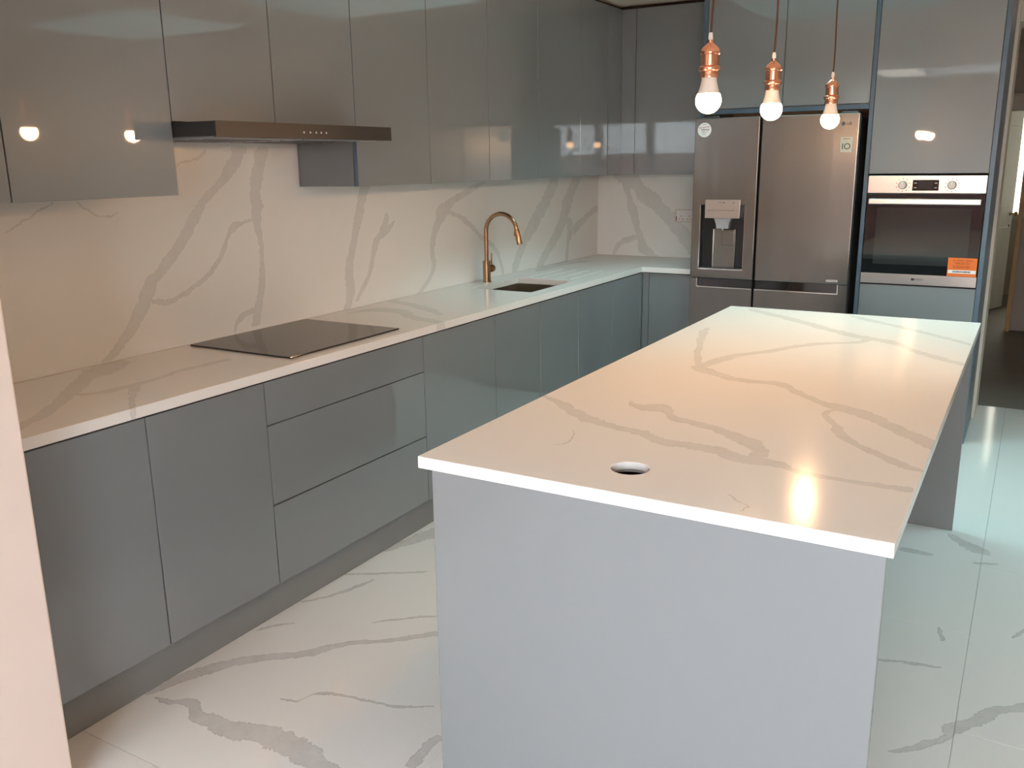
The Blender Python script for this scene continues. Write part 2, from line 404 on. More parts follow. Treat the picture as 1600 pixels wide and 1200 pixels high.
def box(x0, x1, y0, y1, z0, z1, bev=0.0, seg=2):
    return bx(bmesh.new(), x0, x1, y0, y1, z0, z1, bev, seg)

def boxes(*bs, bev=0.0):
    bm = bmesh.new()
    for b in bs: bx(bm, *b, bev=bev)
    return bm

def lathe(prof, center, axis='Z', n=32, bm=None):
    """prof: (radius, height) list, closed with caps where the radius is not zero"""
    bm = bm or bmesh.new()
    ax = {'Z': (Vector((1, 0, 0)), Vector((0, 1, 0)), Vector((0, 0, 1))),
          'Y': (Vector((1, 0, 0)), Vector((0, 0, 1)), Vector((0, 1, 0))),
          'X': (Vector((0, 1, 0)), Vector((0, 0, 1)), Vector((1, 0, 0)))}[axis]
    c = Vector(center); rings = []
    for r, h in prof:
        if r < 1e-6: rings.append([bm.verts.new(c+ax[2]*h)])
        else: rings.append([bm.verts.new(c+ax[0]*(r*math.cos(2*math.pi*k/n))+ax[1]*(r*math.sin(2*math.pi*k/n))+ax[2]*h) for k in range(n)])
    for a, b in zip(rings, rings[1:]):
        for k in range(n):
            q = [a[k % len(a)], a[(k+1) % len(a)], b[(k+1) % len(b)], b[k % len(b)]]
            u = []
            for vv in q:
                if vv not in u: u.append(vv)
            if len(u) > 2: bm.faces.new(u)
    for rg in (rings[0], rings[-1]):
        if len(rg) > 1: bm.faces.new(rg)
    return bm

def tube(pts, rad, n=14, bm=None, cap=True):
    bm = bm or bmesh.new(); pts = [Vector(p) for p in pts]; rings = []; N = len(pts)
    t0 = (pts[1]-pts[0]).normalized()
    ref = Vector((0, 1, 0)) if abs(t0.y) < 0.9 else Vector((1, 0, 0))
    nrm = (ref - t0*ref.dot(t0)).normalized()
    for i, p in enumerate(pts):
        t = (pts[min(i+1, N-1)]-pts[max(i-1, 0)]).normalized()
        nrm = (nrm - t*nrm.dot(t)).normalized(); b = t.cross(nrm)
        r = rad[i] if isinstance(rad, (list, tuple)) else rad
        rings.append([bm.verts.new(p+nrm*(r*math.cos(2*math.pi*k/n))+b*(r*math.sin(2*math.pi*k/n))) for k in range(n)])
    for a, b in zip(rings, rings[1:]):
        for k in range(n): bm.faces.new((a[k], a[(k+1) % n], b[(k+1) % n], b[k]))
    if cap:
        bm.faces.new(rings[0]); bm.faces.new(rings[-1])
    return bm

def slab(us, vs_, solid, lo, hi, to3, bm=None):
    """solid built from cells: us/vs cut positions, solid(u,v) True/False, lo(u,v), hi(u,v) heights; only outer faces are made"""
    bm = bm or bmesh.new(); cache = {}
    def V(u, v, h):
        k = (round(u, 5), round(v, 5), round(h, 5))
        if k not in cache: cache[k] = bm.verts.new(Vector(to3(u, v, h)))
        return cache[k]
    us = sorted(us); vs_ = sorted(vs_)
    def cell(i, j):
        if i < 0 or j < 0 or i >= len(us)-1 or j >= len(vs_)-1: return None
        u = (us[i]+us[i+1])/2; v = (vs_[j]+vs_[j+1])/2
        return (lo(u, v), hi(u, v)) if solid(u, v) else None
    def face(*vv):
        u = []
        for q in vv:
            if q not in u: u.append(q)
        if len(u) > 2:
            try: bm.faces.new(u)
            except ValueError: pass
    for i in range(len(us)-1):
        for j in range(len(vs_)-1):
            c = cell(i, j)
            if not c: continue
            a, b, p, q = us[i], us[i+1], vs_[j], vs_[j+1]
            face(V(a, p, c[1]), V(b, p, c[1]), V(b, q, c[1]), V(a, q, c[1]))
            face(V(a, p, c[0]), V(a, q, c[0]), V(b, q, c[0]), V(b, p, c[0]))
            for (di, dj, e0, e1) in ((-1, 0, (a, p), (a, q)), (1, 0, (b, p), (b, q)), (0, -1, (a, p), (b, p)), (0, 1, (a, q), (b, q))):
                d = cell(i+di, j+dj)
                if d is None: face(V(*e0, c[0]), V(*e1, c[0]), V(*e1, c[1]), V(*e0, c[1]))
                else:
                    if d[1] < c[1]-1e-6: face(V(*e0, d[1]), V(*e1, d[1]), V(*e1, c[1]), V(*e0, c[1]))
                    if d[0] > c[0]+1e-6: face(V(*e0, c[0]), V(*e1, c[0]), V(*e1, d[0]), V(*e0, d[0]))
    return bm

def inside(r, u, v): return r[0] < u < r[1] and r[2] < v < r[3]

def text_bm(s, size, origin, right, up, depth=0.0006, align='CENTER', spacing=1.0):
    cu = bpy.data.curves.new('t', 'FONT'); cu.body = s; cu.size = size; cu.extrude = depth
    cu.align_x = align; cu.align_y = 'CENTER'; cu.resolution_u = 3; cu.space_character = spacing
    to = bpy.data.objects.new('t', cu); C.objects.link(to)
    dg = bpy.context.evaluated_depsgraph_get(); dg.update()
    me = bpy.data.meshes.new_from_object(to.evaluated_get(dg))
    bpy.data.objects.remove(to); bpy.data.curves.remove(cu)
    bm = bmesh.new(); bm.from_mesh(me); bpy.data.meshes.remove(me)
    rt = Vector(right); u = Vector(up); nn = rt.cross(u)
    mt = Matrix((rt, u, nn)).transposed().to_4x4(); mt.translation = Vector(origin)
    bm.transform(mt)
    return bm
XR, ZU = (1, 0, 0), (0, 0, 1)      # writing on fronts that face the camera side (-y)

# ================================================================== SETTING
H = 2.52                       # ceiling
ZW0, ZW1 = 0.8728, 0.9055      # worktop underside / top
XC, XD = 0.603, 0.598          # worktop edge / door face of the left run
YB = 4.389                     # face of the rear splashback

def structure(name, bm, mat, label, parent=None):
    return obj(name, bm, mat, parent, kind='structure' if parent is None else None, label=label)

fl = structure('floor', box(-0.1, 5.3, -3.7, 4.74, -0.12, -0.008), 'grout', 'floor of large white marble tiles with grey veins')
tile_cache = {}
xs_t = [-0.888+1.2*k for k in range(0, 7)]
for ci in range(len(xs_t)-1):
    off = 0.0 if xs_t[ci] > 2.6 else 0.6*(ci % 2 == 0)
    ys_t = [2.124+off+1.2*k for k in range(-6, 4)]
    for a, b in zip(ys_t, ys_t[1:]):
        x0, x1 = max(xs_t[ci], -0.1)+0.0006, min(xs_t[ci+1], 5.3)-0.0006
        y0, y1 = max(a, -3.7)+0.0006, min(b, 4.74)-0.0006
        if x1-x0 < 0.05 or y1-y0 < 0.05: continue
        key = (round(x1-x0, 3), round(y1-y0, 3))
        if key in tile_cache:
            t = bpy.data.objects.new('tile', tile_cache[key]); C.objects.link(t); t.parent = fl
            t.location = Vector(((x0+x1)/2, (y0+y1)/2, -0.009)) - wloc(fl)
        else:
            t = obj('tile', box(x0, x1, y0, y1, -0.009, 0.0, 0.0008, 1), 'tile', fl)
            tile_cache[key] = t.data

structure('wall_left', box(-0.20, -0.0125, -0.437, 4.74, 0, H), 'plaster', 'plastered wall behind the long run of units')
structure('wall_near', box(-0.20, 0.75, -3.7, -0.437, 0, H, 0.006, 3), 'plaster_pink', 'bare pink plaster wall end in the left foreground')
structure('wall_back', boxes((-0.0125, 2.55, 4.401, 4.74, 0, H), (2.55, 3.95, 4.44, 4.74, 2.29, H), (3.95, 5.3, 4.44, 4.74, 0, H)), 'plaster', 'plastered wall with a wide opening beside the oven housing')
structure('wall_right', box(5.2, 5.35, -3.7, 4.44, 0, H), 'plaster', 'plastered wall on the right of the room')
def holes(u, v): return not (inside(SKY_A, u, v) or inside(SKY_B, u, v) or inside(SKY_ADDED, u, v))
structure('ceiling', slab([-0.2, SKY_B[0], SKY_B[1], SKY_A[0], SKY_A[1], 5.35], [-3.8, SKY_ADDED[2], SKY_ADDED[3], SKY_A[2], SKY_B[2], SKY_A[3], SKY_B[3], 4.74], holes,
          lambda u, v: H, lambda u, v: 2.84, lambda u, v, h: (u, v, h)), 'ceiling', 'plain flat ceiling with two rooflights and a third one added for light')
for k, s in enumerate((SKY_A, SKY_B, SKY_ADDED)):
    wn = thing('window_%d' % (1, 2, 5)[k], 'one of three ceiling rooflights, two with tinted glass, a clear rear one added for light', None, ((s[0]+s[1])/2, (s[2]+s[3])/2, 2.84), kind='structure')
    e = 0.03
    obj('window_frame', boxes((s[0]-e, s[1]+e, s[2]-e, s[2], 2.84, 2.89), (s[0]-e, s[1]+e, s[3], s[3]+e, 2.84, 2.89),
                              (s[0]-e, s[0], s[2], s[3], 2.84, 2.89), (s[1], s[1]+e, s[2], s[3], 2.84, 2.89)), 'frame', wn)
    l = 0.004
    obj('lining', boxes((s[0], s[0]+l, s[2], s[3], H-0.002, 2.838), (s[1]-l, s[1], s[2], s[3], H-0.002, 2.838), (s[0]+l, s[1]-l, s[2], s[2]+l, H-0.002, 2.838), (s[0]+l, s[1]-l, s[3]-l, s[3], H-0.002, 2.838)), 'white_lining', wn)
    obj('pane', box(s[0], s[1], s[2], s[3], 2.870, 2.876), 'pane_clear_sky' if s is SKY_ADDED else 'pane_sky', wn)
# rear wall with glazed doors (behind the camera)
structure('wall_front', boxes((0.75, 2.3, -3.75, -3.6, 0, H), (4.9, 5.3, -3.75, -3.6, 0, H), (2.3, 4.9, -3.75, -3.6, 2.2, H)), 'brick', 'brick wall with glazed garden doors behind the viewer')
gd = thing('window_3', 'wide glazed garden doors with grey frames', None, (3.6, -3.66, 0), kind='structure')
for k in range(3):
    x0 = 2.3+k*2.6/3; x1 = x0+2.6/3
    lf = obj('door_leaf', boxes((x0, x0+0.06, -3.70, -3.64, 0, 2.2), (x1-0.06, x1, -3.70, -3.64, 0, 2.2), (x0+0.06, x1-0.06, -3.70, -3.64, 0, 0.09), (x0+0.06, x1-0.06, -3.70, -3.64, 2.12, 2.2)), 'frame', gd)
    obj('pane', box(x0+0.06, x1-0.06, -3.674, -3.668, 0.09, 2.12), 'pane', lf)
structure('patio_ground', box(-6, 12, -12, -3.76, -0.25, -0.12), 'patio', 'paved ground outside the garden doors')
structure('garden_wall', box(-6, 12, -9.2, -9.0, -0.12, 1.7), 'brick', 'brick garden wall outside')
# hallway beyond the opening
structure('floor_hallway', box(-0.1, 5.3, 4.74, 10.3, -0.12, -0.002), 'hall_floor', 'grey brown screed floor of the hallway')
structure('wall_hallway_left', box(1.45, 1.55, 4.74, 10.2, 0, H), 'hall_wall', 'hallway wall on the left')
structure('wall_hallway_right', slab([4.74, 8.55, 9.25, 10.2], [0, 0.9, 2.1, H], lambda u, v: not inside((8.55, 9.25, 0.9, 2.1), u, v), lambda u, v: 4.2, lambda u, v: 4.3, lambda u, v, h: (h, u, v)), 'hall_wall', 'hallway wall on the right with an added window')
wn = thing('window_6', 'unseen side window added to light the far room', None, (4.25, 8.9, 0.9), kind='structure')  # unseen window, added so daylight reaches the face of the white door
obj('window_frame', boxes((4.22, 4.28, 8.55, 9.25, 0.9, 0.96), (4.22, 4.28, 8.55, 9.25, 2.04, 2.1), (4.22, 4.28, 8.55, 8.61, 0.96, 2.04), (4.22, 4.28, 9.19, 9.25, 0.96, 2.04)), 'white_paint', wn)
obj('pane', box(4.247, 4.253, 8.61, 9.19, 0.96, 2.04), 'pane_dim', wn)
structure('wall_hallway_back', boxes((2.635, 4.2, 7.65, 7.78, 0.012, H), (1.55, 1.72, 7.65, 7.78, 0.012, H), (1.72, 2.635, 7.65, 7.78, 2.09, H)), 'hall_wall', 'brown hallway wall with a pine framed doorway')
structure('ceiling_hallway', box(1.45, 4.3, 4.74, 10.3, H, 2.7), 'ceiling', 'hallway ceiling')
tr = thing('trim_1', 'pine lined doorway frame at the end of the hallway', None, (2.2, 7.70, 0), kind='structure')
obj('jamb', box(2.598, 2.635, 7.625, 7.80, 0, 2.06, 0.003), 'pine', tr)
obj('jamb', box(1.72, 1.757, 7.625, 7.80, 0, 2.06, 0.003), 'pine', tr)
obj('head', box(1.66, 2.70, 7.62, 7.80, 1.945, 2.06, 0.003), 'plaster', tr)
structure('wall_far', slab([1.55, 2.3, 3.3, 4.2], [0, 0.85, 2.15, H], lambda u, v: not inside((2.3, 3.3, 0.85, 2.15), u, v), lambda u, v: 10.2, lambda u, v: 10.3, lambda u, v, h: (u, h, v)), 'plaster', 'end wall of the far room')
wn = thing('window_4', 'bright window at the end of the far room', None, (2.8, 10.25, 0.85), kind='structure')
obj('window_frame', boxes((2.3, 2.35, 10.22, 10.28, 0.85, 2.15), (3.25, 3.3, 10.22, 10.28, 0.85, 2.15), (2.35, 3.25, 10.22, 10.28, 0.85, 0.91), (2.35, 3.25, 10.22, 10.28, 2.09, 2.15)), 'white_paint', wn)
obj('pane', box(2.35, 3.25, 10.247, 10.253, 0.91, 2.09), 'pane_dim', wn)
# open white panelled door in the far room
dr = thing('door_1', 'open white panelled door with a brass handle, seen through the hallway', None, (2.29, 8.45, 0), kind='structure')
a0 = Vector((2.235, 8.30, 0)); a1 = Vector((2.520, 9.16, 0)); dv = (a1-a0); Ld = dv.length; dv.normalize(); nv = Vector((dv.y, -dv.x, 0))
def rotbox(l0, l1, n0, n1, z0, z1, bev=0.0):
    b = box(l0, l1, n0, n1, z0, z1, bev)
    mt = Matrix((dv, nv, Vector((0, 0, 1)))).transposed().to_4x4(); mt.translation = a0
    b.transform(mt); return b
leaf = obj('door_leaf', rotbox(0, Ld, -0.04, 0, 0.01, 2.0, 0.002), 'white_paint', dr)
for l0, l1 in ((0.12, Ld/2-0.05), (Ld/2+0.05, Ld-0.12)):
    for z0, z1 in ((0.2, 0.85), (1.05, 1.85)):
        obj('door_panel', rotbox(l0, l1, -0.002, 0.008, z0, z1, 0.004), 'white_paint', dr)
hm = lathe([(0.02, 0), (0.02, 0.006), (0.009, 0.008), (0.009, 0.04), (0.02, 0.045), (0.024, 0.055), (0.018, 0.07), (0, 0.072)], (0, 0, 0), 'Y', 20)
mt = Matrix((dv, nv, Vector((0, 0, 1)))).transposed().to_4x4(); mt.translation = a0 + dv*(Ld-0.07)+Vector((0, 0, 0.98)); hm.transform(mt)
obj('door_handle', hm, 'brass', dr, True)
km = lathe([(0.011, 0), (0.011, 0.004), (0, 0.005)], (0, 0, 0), 'Y', 16)
mt.translation = a0 + dv*(Ld-0.07)+Vector((0, 0, 0.86)); km.transform(mt)
obj('keyhole', km, 'black', dr)

# ================================================================== LEFT RUN: base units
G = 0.002
def base_unit(y0, y1, label, kind='door', body_top=0.868, closed=True):
    t = thing('drawer_unit' if kind == 'drawers' else 'base_cabinet', label, 'drawer unit' if kind == 'drawers' else 'cabinet', (0.30, (y0+y1)/2, 0.143), 'base units of the long run')
    obj('body', box(0.02, XD-0.023, y0+0.001, y1-0.001, 0.146, body_top), 'carcass', t)
    if kind == 'door':
        obj('door', box(XD-0.020, XD, y0+G, y1-G, 0.143, 0.8665, 0.0012), 'gloss', t)
    else:
        for z0, z1 in ((0.719, 0.8665), (0.4355, 0.7150), (0.143, 0.4305)):
            obj('drawer_front', box(XD-0.020, XD, y0+G, y1-G, z0, z1, 0.0012), 'gloss', t)
    return t
base_unit(-0.435, 0.0105, 'grey gloss base cabinet next to the pink plaster wall end')
base_unit(0.0105, 0.4756, 'grey gloss base cabinet just left of the drawer unit')
base_unit(0.4756, 1.377, 'wide grey gloss unit of three drawers under the hob', 'drawers')
base_unit(1.377, 1.956, 'widest single door grey base cabinet, just right of the drawer unit')
base_unit(1.956, 2.4033, 'grey gloss base cabinet second to the right of the drawers')
base_unit(2.4033, 2.851, 'grey gloss base cabinet directly under the sink', body_top=0.68)
base_unit(2.851, 3.321, 'grey gloss base cabinet just right of the sink cabinet', body_top=0.68)
cu = base_unit(3.321, 3.760, 'narrow looking grey base cabinet in the inner corner of the run')
obj('filler_strip', box(XD-0.020, XD, 3.7605, 3.7885, 0.143, 0.8665, 0.0008), 'gloss', cu)
# return along the rear wall
t = thing('base_cabinet', 'grey gloss base cabinet between the inner corner and the fridge', 'cabinet', (0.78, 4.09, 0.143), 'base units of the return')
YD = 3.785
obj('body', box(0.605, 0.935, YD+0.023, YB-0.01, 0.146, 0.868), 'carcass', t)
obj('filler_strip', box(0.600, 0.642, YD+0.004, YD+0.022, 0.143, 0.8665, 0.001), 'gloss', t)
obj('door', box(0.646, 0.937, YD, YD+0.020, 0.143, 0.8665, 0.0012), 'gloss', t)
obj('plinth_board', box(0.531, 0.549, -0.435, 3.84, 0, 0.141), 'plinth', label='grey plinth board under the long run of base cabinets', cat='plinth')
obj('plinth_board', box(0.551, 0.937, 3.842, 3.86, 0, 0.141), 'plinth', label='short grey plinth board under the cabinet beside the fridge', cat='plinth')

# ================================================================== L-shaped worktop with sink cut-out and drainer grooves
SINK = (0.1448, 0.5097, 2.4689, 2.9711)
YC = 3.768; XE = 0.943
GRO = [(x-0.0045, x+0.0045, 3.03, 3.46) for x in (0.19, 0.28, 0.37, 0.46)]
ux = [0.0005, SINK[0], SINK[1], XC, XE] + [v for g in GRO for v in g[:2]]
vy = [-0.435, SINK[2], SINK[3], YC, YB-0.001, 3.03, 3.46]
def wt_solid(u, v): return (u < XC or v > YC) and not inside(SINK, u, v)
def wt_hi(u, v): return ZW1-0.0045 if any(inside(g, u, v) for g in GRO) else ZW1
wt = obj('worktop', slab(ux, vy, wt_solid, lambda u, v: ZW0, wt_hi, lambda u, v, h: (u, v, h)), 'q_top',
         label='white veined quartz worktop running along the wall cabinets', cat='worktop')
bv = wt.modifiers.new('bevel', 'BEVEL'); bv.width = 0.0015; bv.segments = 2; bv.limit_method = 'ANGLE'
# splashbacks
obj('splashback', slab([-0.435, 0.4425, 1.3465, YB], [ZW1+0.0005, 1.4755, 1.7030], lambda u, v: v < 1.47 or 0.4425 < u < 1.3465,
                       lambda u, v: -0.012, lambda u, v: 0.0, lambda u, v, h: (h, u, v)), 'q_splash',
    label='long white quartz splashback with branching grey veins', cat='splashback')
obj('splashback', box(0.0005, 0.938, YB, YB+0.011, ZW1+0.0005, 1.4755), 'q_back',
    label='short white quartz splashback beside the fridge', cat='splashback')

# ================================================================== sink and tap
t = thing('sink', 'undermounted steel sink bowl set in the worktop', 'sink', ((SINK[0]+SINK[1])/2, (SINK[2]+SINK[3])/2, 0.69))
s = SINK; zt = ZW0-0.0005; zb = 0.69; th = 0.004
ex = 0.004
bm = slab([s[0]-ex-0.012, s[0]-ex, s[0]-ex+th, s[1]+ex-th, s[1]+ex, s[1]+ex+0.012], [s[2]-ex-0.012, s[2]-ex, s[2]-ex+th, s[3]+ex-th, s[3]+ex, s[3]+ex+0.012],
          lambda u, v: True,
          lambda u, v: zb if inside((s[0]-ex, s[1]+ex, s[2]-ex, s[3]+ex), u, v) else zt-0.003,
          lambda u, v: zb+th if inside((s[0]-ex+th, s[1]+ex-th, s[2]-ex+th, s[3]+ex-th), u, v) else zt, lambda u, v, h: (u, v, h))
obj('bowl', bm, 'sink', t)
obj('drain', lathe([(0.045, 0.0), (0.045, 0.003), (0.035, 0.004), (0.03, 0.001), (0, 0.001)], (0.30, 2.72, zb+th), 'Z', 28), 'chrome', t, True)

TX, TY = 0.082, 2.724
t = thing('kitchen_tap', 'brushed bronze tap with a tall arched spout behind the sink', 'tap', (TX, TY, ZW1))
obj('body', lathe([(0.025, 0), (0.025, 0.004), (0.0215, 0.006), (0.0215, 0.119), (0.020, 0.121), (0.0, 0.121)], (TX, TY, ZW1), 'Z', 32), 'bronze', t, True)
pts = []
z1 = 1.19; r = 0.099
for k in range(8): pts.append((TX, TY, 1.02+(z1-1.02)*k/7))
th_end = math.radians(166)
for k in range(1, 25):
    a = th_end*k/24
    pts.append((TX+r-r*math.cos(a), TY, z1+r*math.sin(a)))
a = th_end; d = Vector((math.sin(a), 0, math.cos(a)))
pe = Vector(pts[-1])
pts.append(tuple(pe+d*0.012))
obj('spout', tube(pts, 0.0118, 18), 'bronze', t, True)
p0 = pe+d*0.008; p1 = p0+d*0.084
hd = obj('spray_head', tube([p0, p0+d*0.002, p0+d*0.006, p0+d*0.05, p1-d*0.004, p1], [0.0120, 0.0138, 0.0142, 0.0155, 0.0158, 0.0150], 20), 'bronze', t, True)
pb = p0+d*0.025
obj('spray_button', box(pb.x-0.0205, pb.x-0.012, TY-0.005, TY+0.005, pb.z-0.012, pb.z+0.010, 0.002), 'bronze', hd)
hz = 0.978
hn = obj('handle_hub', lathe([(0.014, 0.018), (0.014, 0.034), (0.021, 0.036), (0.022, 0.040), (0.022, 0.060), (0.018, 0.066), (0, 0.068)], (TX, TY, hz), 'Y', 26), 'bronze', t, True)
obj('lever', tube([(TX, TY+0.052, hz+0.018), (TX, TY+0.053, hz+0.05), (TX, TY+0.054, hz+0.085)], 0.0042, 12), 'bronze', hn, True)

# ================================================================== hob
t = thing('induction_hob', 'black glass induction hob set on the worktop', 'hob', (0.284, 0.98, ZW1))
bm = box(0.029, 0.5395, 0.6657, 1.2963, ZW1+0.0006, ZW1+0.0066, 0.0018)
obj('glass', bm, 'hob', t)

# ================================================================== wall units
ZU0, ZU1, XU = 1.4766, 2.497, 0.323
def wall_unit(y0, y1, label, z0=ZU0, strip=False):
    t = thing('wall_cabinet', label, 'cabinet', (0.16, (y0+y1)/2, z0), 'wall units of the long run')
    obj('body', box(0.0008, XU-0.023, y0+0.0012, y1-0.0012, z0+0.001, ZU1-0.002), 'grey_matt', t)
    d = obj('door', box(XU-0.020, XU, y0+G, y1-G, z0, ZU1, 0.0012), 'gloss', t)
    if strip:
        obj('edge_film', box(XU-0.0185, XU-0.0015, y0+G-0.0010, y0+G+0.0004, z0+0.002, ZU1-0.002), 'film', d)
    return t
wall_unit(-0.435, -0.1226, 'grey gloss wall cabinet at the far left edge, mostly cut off')
wall_unit(-0.1226, 0.4396, 'grey gloss wall cabinet just left of the extractor hood')
ZH0, ZH1 = 1.655, 1.7046
wall_unit(0.4396, 0.8997, 'short grey wall cabinet above the left half of the hood', ZH1+0.004)
wall_unit(0.8997, 1.3486, 'short grey wall cabinet above the right half of the hood', ZH1+0.004)
wall_unit(1.3486, 1.8656, 'grey gloss wall cabinet just right of the hood, with its dark side showing', strip=True)
wall_unit(1.8656, 2.384, 'second full height wall cabinet to the right of the hood')
wall_unit(2.384, 2.9032, 'third full height wall cabinet to the right of the hood, above the tap')
wall_unit(2.9032, 3.4317, 'fourth full height wall cabinet to the right of the hood')
wall_unit(3.4317, 3.8276, 'narrow looking wall cabinet, last but one before the inner corner')
YU = 4.0424
t = thing('wall_cabinet', 'dark grey corner wall cabinet and filler at the inner corner', 'cabinet', (0.16, 4.1, ZU0), 'wall units of the long run')
obj('body', box(0.0008, 0.300, 3.829, YB-0.002, ZU0+0.001, ZU1-0.002), 'grey_matt', t)
obj('filler_panel', box(XU-0.020, XU, 3.8276+G, YU-0.001, ZU0, ZU1, 0.001), 'gloss', t)
obj('filler_panel', box(XU-0.019, 0.4165, YU, YU+0.018, ZU0, ZU1, 0.001), 'gloss', t)
t = thing('wall_cabinet', 'grey gloss wall cabinet on the rear wall beside the fridge housing', 'cabinet', (0.68, 4.2, ZU0), 'wall units of the return')
obj('body', box(0.421, 0.936, YU+0.023, YB-0.002, ZU0+0.001, ZU1-0.002), 'grey_matt', t)
obj('door', box(0.4205, 0.937, YU, YU+0.020, ZU0, ZU1, 0.0012), 'gloss', t)
obj('ceiling_gap_shade', boxes((0.02, XU-0.035, -0.435, YB-0.01, ZU1, H-0.001), (XU-0.03, 0.937, YU+0.035, YB-0.01, ZU1, H-0.001)), 'gap_shade',  # near-black strip: shade of the gap above the cabinets put into its colour
    label='dark strip painting the shade in the gap between wall cabinets and ceiling', cat='painted shade')

# ================================================================== extractor hood
HX, HY0, HY1 = 0.5156, 0.4436, 1.3318
t = thing('extractor_hood', 'slim dark steel extractor hood under the short wall cabinets', 'extractor hood', (0.26, 0.89, ZH0))
obj('body', box(0.001, HX-0.006, HY0, HY1, ZH0+0.004, ZH1, 0.0015), 'hood_steel', t)
fp = obj('front_panel', box(HX-0.0055, HX, HY0, HY1, ZH0, ZH1, 0.0012), 'hood_steel', t)
obj('front_frame', boxes((HX-0.0048, HX+0.0008, HY0-0.0006, HY0+0.002, ZH0, ZH1), (HX-0.0048, HX+0.0008, HY0, HY1, ZH1-0.0016, ZH1+0.0006)), 'hood_steel', t)
for y in (0.837, 0.869, 0.899, 0.925, 0.952):
    obj('button', lathe([(0.0036, 0), (0.0036, 0.001), (0, 0.0012)], (HX, y, 1.677), 'X', 14), 'led', fp)
for k in range(2):
    y0 = HY0+0.03+k*0.415; y1 = y0+0.405
    f = obj('grease_filter', box(0.03, HX-0.05, y0, y1, ZH0-0.002, ZH0+0.0045, 0.001), 'filter', t)
    for q in range(6):
        xq = 0.06+q*0.065
        obj('slot', box(xq, xq+0.028, y0+0.03, y1-0.03, ZH0-0.003, ZH0-0.0018), 'dark_grey', f)

# ================================================================== fridge bay and oven housing
YF = 3.80                       # front line of the tall units
t = thing('fridge_end_panel', 'tall blue edged panel between the wall cabinets and the fridge', 'panel', (0.952, 4.09, 0))
obj('panel_board', box(0.9405, 0.9650, YF+0.002, YB, 0, ZU1), 'gloss', t)
obj('edge_film', box(0.9405, 0.9650, YF, YF+0.0019, 0, ZU1), 'film', t)
t = thing('overhead_cabinet', 'grey gloss double door cabinet above the fridge', 'cabinet', (1.43, 4.09, 1.80))
obj('body', box(0.9655, 1.892, YF+0.024, YB, 1.852, ZU1), 'grey_matt', t)
obj('bottom_rail', box(0.9660, 1.8915, YF, YF+0.0235, 1.824, 1.8505), 'film', t)
obj('door', box(0.9680, 1.4195, YF+0.001, YF+0.021, 1.855, ZU1, 0.0012), 'gloss', t)
obj('door', box(1.4225, 1.8905, YF+0.001, YF+0.021, 1.855, ZU1, 0.0012), 'gloss', t)

t = thing('oven_housing', 'tall grey gloss housing cabinet around the built in oven', 'cabinet', (2.21, 4.09, 0))
sp = obj('side_panel', box(1.8935, 1.9150, YF+0.0015, YB, 0, ZU1), 'sidepanel', t)
obj('edge_film', box(1.8935, 1.9150, YF, YF+0.0014, 0, ZU1), 'film', sp)
sp = obj('side_panel', box(2.5100, 2.5330, YF-0.0005, 4.40, 0, ZU1, 0.001), 'sidepanel', t, label='pale blue grey end panel')
obj('edge_film', box(2.5105, 2.5325, YF-0.003, YF-0.0006, 0, ZU1), 'film', sp)
obj('body', boxes((1.916, 2.509, YF+0.024, YB, 0.10, 0.868), (1.916, 2.509, YF+0.024, YB, 1.478, ZU1), (1.916, 2.509, 4.36, YB, 0.868, 1.478)), 'carcass', t)
obj('upper_door', box(1.9175, 2.5075, YF, YF+0.020, 1.4775, ZU1, 0.0012), 'gloss', t)
obj('lower_door', box(1.9175, 2.5075, YF, YF+0.020, 0.143, 0.8680, 0.0012), 'gloss', t)
obj('plinth', box(1.916, 2.509, YF+0.04, YF+0.058, 0, 0.099), 'plinth', t)

# ---- built-in oven
t = thing('built_in_oven', 'built in steel and black glass oven with an orange label', 'oven', (2.2125, 4.05, 0.874))
OL, OR = 1.9185, 2.5065
obj('body', box(1.935, 2.49, YF+0.03, 4.345, 0.885, 1.462), 'dark_grey', t)
cp = obj('control_panel', box(OL, OR, YF-0.004, YF+0.028, 1.3730, 1.4670, 0.002), 'steel_h', t)
for x in (2.098, 2.341):
    kn = obj('knob', lathe([(0.0225, 0), (0.0225, -0.006), (0.0205, -0.009), (0.0195, -0.022), (0.017, -0.024), (0, -0.0235)], (x, YF-0.004, 1.4165), 'Y', 32), 'knob', cp, True)
    obj('pointer', box(x-0.0016, x+0.0016, YF-0.0295, YF-0.0272, 1.4185, 1.4355), 'white', kn)
    for k in range(10):
        a = math.radians(90+36*k)
        cx_, cz_ = x+0.0335*math.cos(a), 1.4165+0.0335*math.sin(a)
        obj('dial_mark', box(cx_-0.003, cx_+0.003, YF-0.0048, YF-0.0039, cz_-0.0022, cz_+0.0022), 'ink_brown' if k % 3 else 'ink', cp)
dp = obj('display', box(2.147, 2.277, YF-0.0065, YF-0.0038, 1.3870, 1.4440, 0.001), 'black_glass', cp)
obj('display_screen', box(2.178, 2.248, YF-0.0072, YF-0.0066, 1.3940, 1.4370), 'lcd', dp)
for x in (2.155, 2.256):
    for z in (1.4000, 1.4250):
        obj('display_symbol', box(x, x+0.013, YF-0.0072, YF-0.0066, z, z+0.004), 'led', dp)
odr = obj('oven_door', box(OL, OR, YF-0.002, YF+0.028, 0.8760, 1.3680, 0.002), 'black_glass', t)
obj('window', box(1.975, 2.450, YF-0.0028, YF-0.0021, 0.985, 1.295, 0.0003, 1), 'oven_window', odr)
st_ = obj('bottom_trim', box(OL, OR, YF-0.006, YF-0.0021, 0.8765, 0.9325, 0.001), 'steel_h', odr)
obj('logo_mark', box(2.1835, 2.199, YF-0.0066, YF-0.0059, 0.9000, 0.9120), 'ink', st_)
